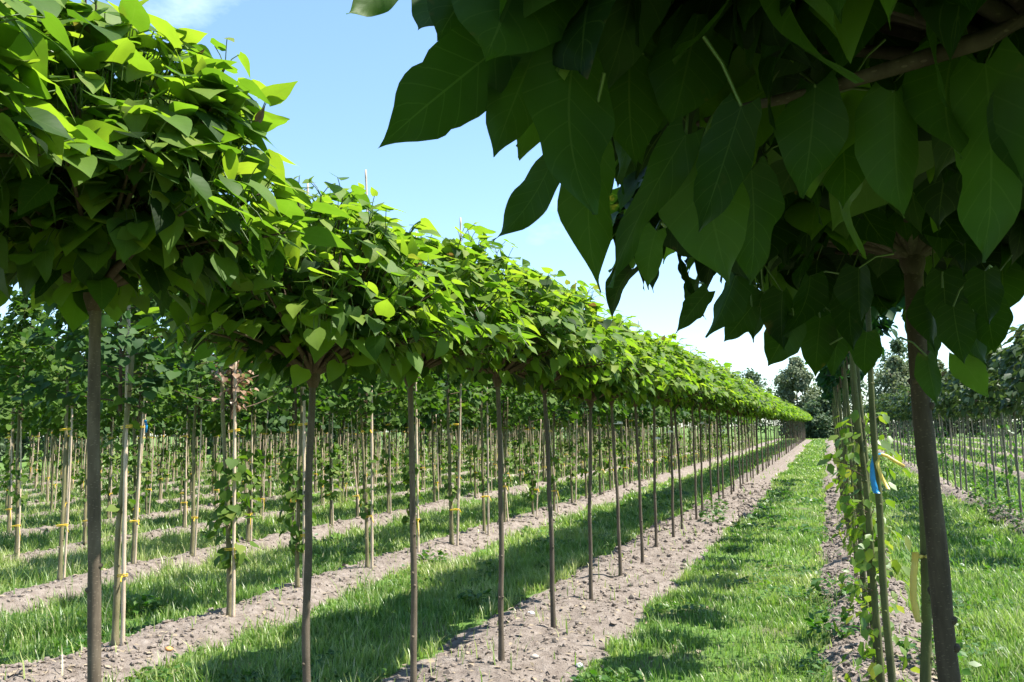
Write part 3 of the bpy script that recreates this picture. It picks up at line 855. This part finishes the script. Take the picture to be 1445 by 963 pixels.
def staked_tree(x, y, rn, i, near, looks, grp):
    """one slim tree and, standing against it, its bamboo stake"""
    g = random.Random(int(rn * 1000 + i))
    t = empty('staked_tree')
    link('trunk', g.choice(ls_trunks), t)
    b, l = g.choice(lime_crowns if near else lime_low)
    if looks.get('dry'):
        link('withered_leaves', dry_crown, t)
        link('branches', b, t)
    else:
        link('branches', b, t); link('crown', l, t)
    kind = looks.get('shoots', g.choice(['few', 'none', 'mid', 'none', 'few'] if y < 7.0 else ['mid', 'full', 'full', 'mid', 'few']))
    if kind != 'none':
        if near:
            link('stem_foliage', g.choice({'full': shoot_full, 'mid': shoot_mid, 'few': shoot_few}[kind]), t)
        elif kind != 'few':
            link('stem_foliage', g.choice(low_shoot), t)
    t.location = (x, y, gz(x, y)); s = g.uniform(.93, 1.06)
    t.scale = (s * g.uniform(.95, 1.25), s * g.uniform(.95, 1.25), s); t.rotation_euler = (g.uniform(-.02, .02), g.uniform(-.02, .02), g.uniform(0, 6.28))
    place = f'{nth(i)} from the front in the {nth(rn)} row left of the path'
    tag(t, looks.get('label', f'slim staked tree, {place}'), 'tree', grp)
    # the stake
    ck = looks.get('cane', ('tall' if i < 7 else g.choice(['tall', 'mid', 'short'])) if rn == 2 else g.choice(['short'] * 5 + ['mid']))
    sx = x + g.uniform(.07, .095); sy = y - g.uniform(.0, .05)
    st = link('bamboo_stake', g.choice(canes[ck]))
    st.location = (sx, sy, gz(sx, sy))
    lean = looks.get('lean', g.gauss(0, .018 if ck == 'tall' else .035))
    st.rotation_euler = (g.uniform(-.015, .015), lean, g.uniform(-.4, .4))
    if g.random() < .85 or near:
        link('tie', g.choice(ties_low), st)
    if g.random() < .6:
        link('tie', g.choice(ties_high), st)
    if looks.get('blue') or (near and g.random() < .06):
        link('ribbon', blue_tag_me, st)
    sp = {'tall': 'tall', 'mid': 'head-high', 'short': 'short'}[ck]
    tag(st, looks.get('stake_label', f'{sp} bamboo stake at the {nth(i)} tree of the {nth(rn)} row left of the path'), 'stake', 'bamboo stakes along the staked rows')


LOOKS = {
    (2, 1): dict(shoots='few', cane='tall', lean=-.008, label='greenish slim stem beside the thick pink cane, right of the big left stem', stake_label='thick pinkish cane tied with yellow twine just right of the big left stem'),
    (2, 2): dict(shoots='full', cane='tall', dry=True, lean=.005, label='slim tree with withered brown leaves above and leafy shoots up its stem'),
    (2, 4): dict(shoots='mid', cane='tall'), (2, 5): dict(shoots='full', cane='tall'),
    (3, 1): dict(shoots='none', cane='short'), (3, 2): dict(shoots='none', cane='mid', blue=True), (3, 3): dict(shoots='none', cane='short', lean=.045)}

cells = []
for k, xr in enumerate(LEFT_ROWS):
    rn = k + 2
    y0 = {2: 4.80, 3: 6.65, 4: 8.2, 5: 9.9}.get(rn, -xr * .79)
    y = y0; i = 1
    while y < (62 if rn < 9 else 55):
        yy = y + random.uniform(-.10, .10) if i > 2 or rn > 3 else y
        cells.append((math.hypot(xr, yy), xr + random.uniform(-.06, .06), yy, rn, i)); y += 1.13 if rn == 2 else .98; i += 1
cells.sort()
for n_, (d, x, y, rn, i) in enumerate(cells[:300]):
    staked_tree(x, y, rn, i, d < 15.5, LOOKS.get((rn, i), {}), 'slim staked trees in the rows left of the catalpas')


def far_stems(cells):
    """the thicket of far stems and stakes beyond the 300 nearest"""
    mb = MB()
    g = random.Random(3)
    for (d, x, y, rn, i) in cells:
        z = gz(x, y)
        ax, ay = g.uniform(-.03, .03), g.uniform(-.03, .03)
        tube(mb, [(x, y, z - .05), (x + ax, y + ay, z + 1.1), (x + 1.5 * ax, y + ay, z + 2.4)], [.026, .02, .012], 5, mi=0, cap=False)
        sx = x + g.uniform(.06, .14)
        tube(mb, [(sx, y, z - .05), (sx + g.gauss(0, .05), y, z + 1.75)], [.014, .012], 5, mi=1, cap=False)
    o = mb.build('far_stems', [M['lime_bark'], M['bamboo']]); o['kind'] = 'stuff'
    lf = MB(); gg = np.random.default_rng(4)
    for (d, x, y, rn, i) in cells:
        n = 70; p = gg.normal(0, 1, (n, 3)) * np.array([.24, .24, .36]) + np.array([x, y, 2.6])
        a = gg.normal(0, .7, (n, 3)) - [0, 0, .5]; nn = gg.normal(0, .5, (n, 3)) + [0, 0, 1]
        put_leaves(lf, HEART_LOW[:2], p, a, nn, gg.uniform(.16, .27, n), np.clip(gg.normal(.45, .22, n), 0, 1), g=gg)
        n = 14; p = gg.normal(0, 1, (n, 3)) * np.array([.06, .06, .35]) + np.array([x, y, .9])
        put_leaves(lf, HEART_LOW[:2], p, gg.normal(0, .7, (n, 3)) - [0, 0, .5], gg.normal(0, .5, (n, 3)) + [0, 0, 1], gg.uniform(.10, .15, n), np.clip(gg.normal(.5, .22, n), 0, 1), g=gg)
    o = lf.build('far_foliage', M['lime']); o['kind'] = 'stuff'


far_stems(cells[300:])

# ---- right-hand row: slim green-stemmed trees with dark heads
st_trunks = [trunk_mesh('trunk', 2.3, .0185 + .001 * k, .012, M['maple_bark'], 900 + k, 10, .025, 20)[0] for k in range(4)]
mp_crowns = [round_crown(910 + k, HEART, M['maple'], 2.12, 3.0, .31, 330, (.07, .11), 18) for k in range(4)]
pale = [shoots_mesh(930 + k, [(.10, 1.0, .6), (.9, 1.65, .4)], 125 + 55 * k, M['shoot'], (.05, .09), .25, SIMPLE) for k in range(3)]
pale_few = [shoots_mesh(940 + k, [(.1, 1.3, 1)], 50, M['shoot'], (.05, .09), .17, SIMPLE) for k in range(2)]
r0_y = [2.80, 4.32, 5.02, 5.62, 6.34] + [7.02 + .82 * k for k in range(24)]
G0 = 'slim green stems in the row right of the path'
for i, y in enumerate(r0_y):
    t = empty('slim_tree'); g = random.Random(77 + i)
    link('trunk', st_trunks[i % 4], t)
    b, l = mp_crowns[(i * 3 + 1) % 4]
    link('branches', b, t); link('crown', l, t)
    if i in (2, 4):
        link('stem_foliage', pale[i // 2], t)
    elif 4 < i < 14 and i % 2:
        link('stem_foliage', pale_few[(i // 2) % 2], t)
    x = ROW0 + (g.uniform(-.03, .03) if i > 1 else .02 - .02 * i)
    t.location = (x, y, gz(x, y)); t.rotation_euler = (g.uniform(-.01, .01), g.uniform(-.012, .012), g.uniform(0, 6.28))
    t.scale = (1, 1, 1)
    if i == 0:
        t.rotation_euler = (0, .05, 0); t.location.x = .185
    if i % 2:
        for c in t.children:
            if c.name.startswith(('crown', 'branches')):
                c.scale = (.7, .7, .82); c.location.z = .38
    lab = {0: 'dark slim stem half hidden behind the thick catalpa stem, with a yellow tag', 1: 'green slim stem carrying the blue and yellow ribbon',
           2: 'slim green stem among yellow-green shoots, just left of the ribboned stem', 4: 'slim stem with leafy yellow-green shoots down to the bare soil beside the path'}.get(
        i, f'slim green stem, {nth(i + 1)} from the front in the row right of the path')
    tag(t, lab, 'tree', G0)

# ribbon on the second stem, yellow tag on the first
def strip(mb, pts, w, mi=0, wd=(1, 0, 0), thick=.0015):
    pts = np.asarray(pts, float); wd = np.array(wd, float) * w / 2; off = np.array([0, thick, 0])
    n = len(pts); v = np.concatenate([pts - wd - off, pts + wd - off, pts + wd + off, pts - wd + off])
    i = np.arange(n - 1); q = []
    for a, b in ((0, 1), (1, 2), (2, 3), (3, 0)):
        q.append(np.stack([a * n + i, b * n + i, b * n + i + 1, a * n + i + 1], -1))
    e = np.array([[0, n, 2 * n, 3 * n], [n - 1, 4 * n - 1, 3 * n - 1, 2 * n - 1]])
    mb.add(v, np.vstack(q + [e]), mi=mi)


rx, ry = ROW0, r0_y[1]
rib = empty('ribbon'); rib.location = (rx, ry, gz(rx, ry) + 1.40); rib.scale = (.85, 1, .82)
mb = MB(); th = np.linspace(0, 6.283, 13)
tube(mb, np.stack([.022 * np.cos(th), .022 * np.sin(th), .004 * np.cos(th)], -1), .009, 6, cap=False)
strip(mb, [(-.015, -.026, .0), (-.03, -.032, -.05), (-.036, -.034, -.12), (-.030, -.036, -.20), (-.022, -.036, -.215)], .034)
mb.build('blue_strip', M['blue'], rib)
mb = MB(); strip(mb, [(.0, -.03, .0), (-.012, -.042, -.05), (.005, -.046, -.12), (.035, -.046, -.19)], .02)
mb.build('yellow_strip', M['pale_yellow'], rib)
mb = MB(); strip(mb, [(.01, -.03, .005), (.04, -.036, -.005), (.08, -.04, -.035), (.125, -.04, -.065)], .018, wd=(.45, 0, .89))
mb.build('yellow_strip', M['pale_yellow'], rib)
tag(rib, 'blue and yellow ribbon knotted round the slim green stem', 'ribbon')
rx, ry = .185 + .058, r0_y[0]
mb = MB(); th = np.linspace(0, 6.283, 13)
tube(mb, np.stack([.021 * np.cos(th), .021 * np.sin(th), 0 * th], -1), .005, 6, cap=False)
strip(mb, [(-.018, -.02, .012), (-.021, -.024, -.02), (-.028, -.026, -.06), (-.032, -.026, -.12), (-.026, -.026, -.17), (-.02, -.025, -.19)], .019)
tg = mb.build('tag', M['pale_yellow']); tg.location = (rx, ry, gz(rx, ry) + 1.14)
tag(tg, 'pale yellow plastic tag hanging on the dark stem behind the thick catalpa stem', 'tag')

# white plant labels tied to stems of the catalpa row
for i, (k, z, w) in enumerate([(7, 1.63, 'seventh'), (9, 1.42, 'ninth'), (10, 1.50, 'tenth'), (13, 1.62, 'thirteenth'), (16, 1.45, 'sixteenth')]):
    x, y = ROW1, row1_y[k]
    mb = MB(); th = np.linspace(0, 6.283, 11)
    tube(mb, np.stack([.022 * np.cos(th), .022 * np.sin(th), 0 * th], -1), .005, 5, cap=False)
    strip(mb, [(.02, -.022, .012), (.05, -.026, .010), (.085, -.028, .004)], .028, wd=(0, 0, 1))
    o = mb.build('plant_label', M['white']); o.location = (x, y, gz(x, y) + z)
    tag(o, f'white plant label tied round the stem of the {w} catalpa left of the path', 'label', 'white plant labels on the catalpa stems')

# ---- rows further right: dark round heads on slim stems
be_trunks = [trunk_mesh('trunk', 1.95, .020, .014, M['grey_bark'], 950 + k, 8, .03, 14)[0] for k in range(3)]
be_crowns = [round_crown(960 + k, SIMPLE, M['beech'], 1.72, 2.72, .52, 420, (.10, .16), 16, egg=.6) for k in range(4)]
be_shoot = [shoots_mesh(970 + k, [(.15, 1.4, 1)], 60, M['weed'], (.06, .10), .12, SIMPLE) for k in range(2)]
for k, xr in enumerate(RIGHT_ROWS[:4]):
    y = [11.6, 23.5, 35, 47][k]; i = 1
    while y < [66, 66, 64, 62][k]:
        g = random.Random(k * 500 + i)
        t = empty('round_headed_tree'); link('trunk', be_trunks[i % 3], t)
        b, l = be_crowns[g.randrange(4)]; link('branches', b, t); link('crown', l, t)
        if k == 0 and (i in (3, 5, 7) or (i > 8 and g.random() < .3)):
            link('stem_foliage', be_shoot[i % 2], t)
        x = xr + g.uniform(-.05, .05); t.location = (x, y, gz(x, y)); t.rotation_euler = (g.uniform(-.015, .015), g.uniform(-.015, .015), g.uniform(0, 6.28))
        s = g.uniform(.94, 1.07); t.scale = (s, s, s)
        tag(t, f'dark round-headed tree, {nth(i)} from the front in the {nth(k + 2)} row on the right', 'tree', 'dark round-headed trees in the rows on the right')
        y += 1.06; i += 1

# ---- weeds
def weed_mesh(seed, n, h, r, mat, size=(.05, .09)):
    g = np.random.default_rng(seed); mb = MB(); P = []; A = []; N = []; S = []; C = []
    for k in range(n):
        az = g.uniform(0, 6.28); q = math.sqrt(g.random()); o = np.array([math.cos(az), math.sin(az), 0])
        z = h * g.random() ** .8 * (1 - .45 * q)
        P.append(o * r * q + [0, 0, z + .01]); A.append(o * .9 + [0, 0, g.uniform(-.3, .7)] + g.normal(0, .25, 3)); N.append(np.array([0, 0, 1.]) - o * .2 + g.normal(0, .4, 3))
        S.append(g.uniform(*size)); C.append(np.clip(g.normal(.5, .25), 0, 1))
        if k % 5 == 0:
            tube(mb, [(0, 0, -.02), o * r * q * .5 + np.array([0, 0, z * .6]), o * r * q + np.array([0, 0, z])], [.003, .002, .0015], 3, mi=1, cap=False)
    put_leaves(mb, SIMPLE, P, A, N, S, C, g=g)
    return mb.mesh('weed', [mat, M['stalk']])


weeds = [weed_mesh(980 + k, 46 + 20 * k, .14 + .07 * k, .14 + .03 * k, M['weed']) for k in range(4)]
bushy = [weed_mesh(990 + k, 220, .55, .34, M['weed'], (.05, .09)) for k in range(2)]
WEEDS = [(ROW1 + .32, 14.2, 2, 'leafy weed on the soil beside the twelfth catalpa stem'), (-4.55, 9.3, 1, 'small leafy weed on the bare ridge between two canes'),
         (ROW1 + .1, 16.0, 3, 'taller leafy weed at the foot of the far catalpa stems'), (ROW0 - .22, 8.3, 2, 'weed at the left foot of the slim green stems'),
         (ROW0 - .27, 6.9, 1, 'low weed on dark soil left of the yellow-green shoots'), (-6.1, 6.2, 1, 'broad-leaved weed in the grass near the lower left edge'),
         (ROW0 + .35, 6.2, 2, 'weed behind the ribboned stem on the right soil strip'), (-3.2, 7.4, 0, 'low weed in the shaded grass under the catalpas')]
for x, y, k, lab in WEEDS:
    o = link('weed', weeds[k]); o.location = (x, y, gz(x, y)); o.rotation_euler.z = x * 7; tag(o, lab, 'weed', 'weeds along the soil strips')
for x, y, k, s, lab in [(2.55, 15.2, 0, .8, 'bushy weed at the foot of the nearest dark-headed trees on the right'), (2.62, 17.0, 1, 1.0, 'larger bushy weed further along the right-hand soil ridge'), (2.6, 13.9, 1, .6, 'small bushy weed near the right edge on the ridge')]:
    o = link('weed', bushy[k]); o.location = (x, y, gz(x, y)); o.scale = (s, s, s); tag(o, lab, 'weed', 'weeds along the soil strips')

# ---- loose stones and litter on the soil
def pebble(name, mat, p, s, lab, seed, cat):
    g = np.random.default_rng(seed); mb = MB()
    mb.add(ICO_V * g.uniform(.8, 1.2, (12, 1)) * np.array([1.2, .9, .6]) * s, ICO_F)
    o = mb.build(name, mat); x, y = p; o.location = (x, y, gz(x, y) + s * .35); tag(o, lab, cat)


pebble('pebble', M['orange'], (-4.62, 5.0), .030, 'orange pebble on the bare soil right of the pink cane', 1, 'stone')
pebble('stone', M['stone'], (-1.98, 5.6), .030, 'pale stone on the soil strip beside the fourth catalpa stem', 2, 'stone')
pebble('stone', M['white'], (-1.66, 5.62), .028, 'whitish flint on the soil strip near the bottom edge', 3, 'stone')
pebble('stone', M['white'], (-2.5, 7.0), .030, 'white stone at the shaded edge of the soil strip', 4, 'stone')


# ---- trees at the end of the field
def far_tree(name, x, y, h, r, mat, seed, label, n=2600, size=(.28, .5), base=.12, wide=1.0, lumps=16, droop=.3):
    g = np.random.default_rng(seed); root = empty(name)
    tb = MB(); tube(tb, [(0, 0, -.2), (.1, 0, h * .4), (0, .1, h * .85)], [.035 * h * .5, .02 * h * .5, .01 * h * .3], 8)
    for k in range(9):
        a = g.uniform(0, 6.28); z = h * g.uniform(.2, .7); e = np.array([math.cos(a) * r * .7, math.sin(a) * r * .7, z + h * .15])
        tube(tb, bez((0, 0, z), (e[0] * .5, e[1] * .5, z + .3), e, 5), np.linspace(.009 * h, .002 * h, 5), 5, cap=False)
    tb.build('trunk', M['grey_bark'], root)
    lf = MB(); per = n // lumps
    for k in range(lumps):
        t = (k + .5) / lumps; z = h * (base + (1 - base) * t * .93); a = k * 2.4 + g.uniform(-.5, .5)
        rr = r * math.sin(math.pi * (.12 + .84 * t)) ** .6 * g.uniform(.35, .75)
        if t > .9:
            rr *= .3
        c = np.array([rr * math.cos(a), rr * math.sin(a), z]); ls = r * g.uniform(.30, .48) * (1.0 if t < .85 else .6)
        d = nrm(g.normal(0, 1, (per, 3))); p = c + d * ls * (g.random((per, 1)) ** .45) * np.array([1, 1, .8 * wide])
        o = nrm(p - np.array([0, 0, z]))
        put_leaves(lf, SIMPLE[:3], p, o * .6 + g.normal(0, .6, (per, 3)) - [0, 0, droop], o * .7 + [0, 0, .7] + g.normal(0, .5, (per, 3)), g.uniform(*size, per), np.clip(.4 + .25 * t + g.normal(0, .2, per), 0, 1), g=g)
    lf.build('crown', mat, root)
    root.location = (x, y, 0); root.rotation_euler.z = g.uniform(0, 6)
    tag(root, label, 'tree', 'trees at the far end of the field')


far_tree('willow_tree', -3.2, 106, 10.2, 3.0, M['willow'], 31, 'pale feathery tree beyond the end of the grass path', 9000, (.22, .42), .06, droop=.8, lumps=26)
far_tree('broadleaf_tree', -.7, 99, 4.6, 2.4, M['far'], 32, 'dark bushy tree closing the end of the grass path', 6000, (.24, .42), .0)
far_tree('broadleaf_tree', 2.2, 101, 8.0, 3.0, M['far'], 33, 'dark tree right behind the end of the right-hand row', 3600, (.2, .4), .03)
far_tree('broadleaf_tree', -9.5, 120, 9.4, 4.2, M['far'], 34, 'rounded green tree peeping over the far end of the catalpa hedge', 3600, (.25, .45))
far_tree('broadleaf_tree', -15, 118, 8.6, 4.0, M['far'], 35, 'second rounded tree over the far catalpa hedge, left of the first', 3000, (.25, .45))
far_tree('poplar_tree', 6.8, 92, 8.6, 3.4, M['willow'], 36, 'grey-green bush seen between the ribboned stem and the slim stems', 5200, (.24, .42), .0)
far_tree('poplar_tree', 10.5, 95, 8.2, 3.2, M['willow'], 37, 'grey-green bush seen just left of the thick catalpa stem', 5200, (.24, .42), .0)
far_tree('broadleaf_tree', 9.2, 118, 13.0, 4.2, M['far'], 38, 'taller dark tree behind the grey-green bushes left of the thick stem', 3400, (.28, .5))
far_tree('poplar_tree', 14.6, 94, 8.8, 3.4, M['willow'], 39, 'grey-green tree seen just right of the thick catalpa stem', 5200, (.24, .42), .0)
far_tree('broadleaf_tree', 19.5, 100, 8.0, 3.8, M['far'], 40, 'dark green tree behind the round-headed rows on the right', 3000, (.25, .45), .03)
far_tree('broadleaf_tree', 25, 102, 8.4, 4.0, M['far'], 41, 'dark green tree at the right edge behind the round-headed rows', 3000, (.25, .45), .03)
for k in range(11):
    far_tree('broadleaf_tree', -24 - 3.4 * k, 104 - 7.0 * k + 3 * math.sin(k * 2.1), 6.6 + 1.0 * math.sin(k * 1.7), 4.6, M['far'], 50 + k,
             f'{nth(k + 1)} tree from the right in the hedge beyond the staked rows', 2600, (.35, .6), .0, lumps=20)

# ------------------------------------------------------------------ light
SUN = Vector((.57, .18, 1.0)).normalized()
sd = D.lights.new('sun', 'SUN'); so = D.objects.new('sun', sd); COL.objects.link(so)
sd.energy = 4.6; sd.angle = math.radians(.5); sd.color = (1.0, .955, .88)
so.rotation_euler = (-SUN).to_track_quat('-Z', 'Y').to_euler(); so.location = (20, 8, 40)
w = D.worlds.new('World'); scene.world = w; w.use_nodes = True
nt = w.node_tree; nt.nodes.clear(); L = nt.links
sky = nd(nt, 'ShaderNodeTexSky'); sky.sky_type = 'NISHITA'; sky.sun_disc = False
sky.sun_elevation = math.asin(SUN.z); sky.sun_rotation = math.atan2(SUN.x, SUN.y)
sky.air_density = 1.0; sky.dust_density = .35; sky.ozone_density = 1.2
tc = nd(nt, 'ShaderNodeTexCoord')
mp = nd(nt, 'ShaderNodeMapping'); mp.inputs['Scale'].default_value = (1, 1, 2.2); L.new(tc.outputs['Generated'], mp.inputs['Vector'])
cn = nd(nt, 'ShaderNodeTexNoise', Scale=5.5, Detail=7.0, Roughness=.6); L.new(mp.outputs[0], cn.inputs['Vector'])
cr = ramp(nt, [(.42, (0, 0, 0)), (.78, (1, 1, 1))])
banks = None
for (px, py, rad, wt) in [(255, 20, .12, 1.0), (985, 464, .05, .8), (790, 300, .09, .6), (60, 10, .12, .6), (470, 20, .06, .45), (1080, 530, .12, .5)]:
    d = at(px, py, 1.0) - np.array([0, 0, EYE]); d = d / np.linalg.norm(d)
    vd = nd(nt, 'ShaderNodeVectorMath', operation='DISTANCE'); L.new(tc.outputs['Generated'], vd.inputs[0]); vd.inputs[1].default_value = tuple(d)
    mr = nd(nt, 'ShaderNodeMapRange'); mr.inputs[1].default_value = rad * 1.7; mr.inputs[2].default_value = 0; mr.inputs[4].default_value = wt; L.new(vd.outputs['Value'], mr.inputs[0])
    banks = mr.outputs[0] if banks is None else math_n(nt, 'MAXIMUM', banks, mr.outputs[0])
L.new(math_n(nt, 'MULTIPLY', cn.outputs['Fac'], math_n(nt, 'POWER', banks, .5)), cr.inputs[0])
gm = nd(nt, 'ShaderNodeGamma'); gm.inputs[1].default_value = .78; L.new(sky.outputs[0], gm.inputs[0])
skc = mix_c(nt, 1.0, gm.outputs[0], (1.48, 1.50, 1.56), 'MULTIPLY')
hs = nd(nt, 'ShaderNodeHueSaturation', Saturation=1.08); L.new(skc, hs.inputs['Color'])
cloud = mix_c(nt, math_n(nt, 'MULTIPLY', cr.outputs[0], .6), hs.outputs[0], (8.0, 8.2, 8.4))
bg = nd(nt, 'ShaderNodeBackground'); bg.inputs['Strength'].default_value = .09
L.new(mix_c(nt, 1.0, cloud, (.88, 1.0, 1.05), 'MULTIPLY'), bg.inputs['Color'])
wo = nd(nt, 'ShaderNodeOutputWorld'); L.new(bg.outputs[0], wo.inputs[0])

# ------------------------------------------------------------------ render settings
vs = scene.view_settings
scene.display_settings.display_device = 'sRGB'
vs.view_transform = 'Standard'; vs.look = 'None'; vs.gamma = 1.0; vs.use_curve_mapping = False
vs.exposure = 1.6
cy = scene.cycles
cy.max_bounces = 7; cy.diffuse_bounces = 3; cy.glossy_bounces = 2; cy.transmission_bounces = 4; cy.transparent_max_bounces = 4
cy.sample_clamp_indirect = 6.0
cy.caustics_reflective = False; cy.caustics_refractive = False
cy.use_adaptive_sampling = True; cy.adaptive_threshold = .02
try:
    cy.use_denoising = True; cy.denoiser = 'OPENIMAGEDENOISE'
    cy.denoising_input_passes = 'RGB_ALBEDO_NORMAL'; cy.denoising_prefilter = 'ACCURATE'
except Exception:
    pass
cy.use_persistent_data = False
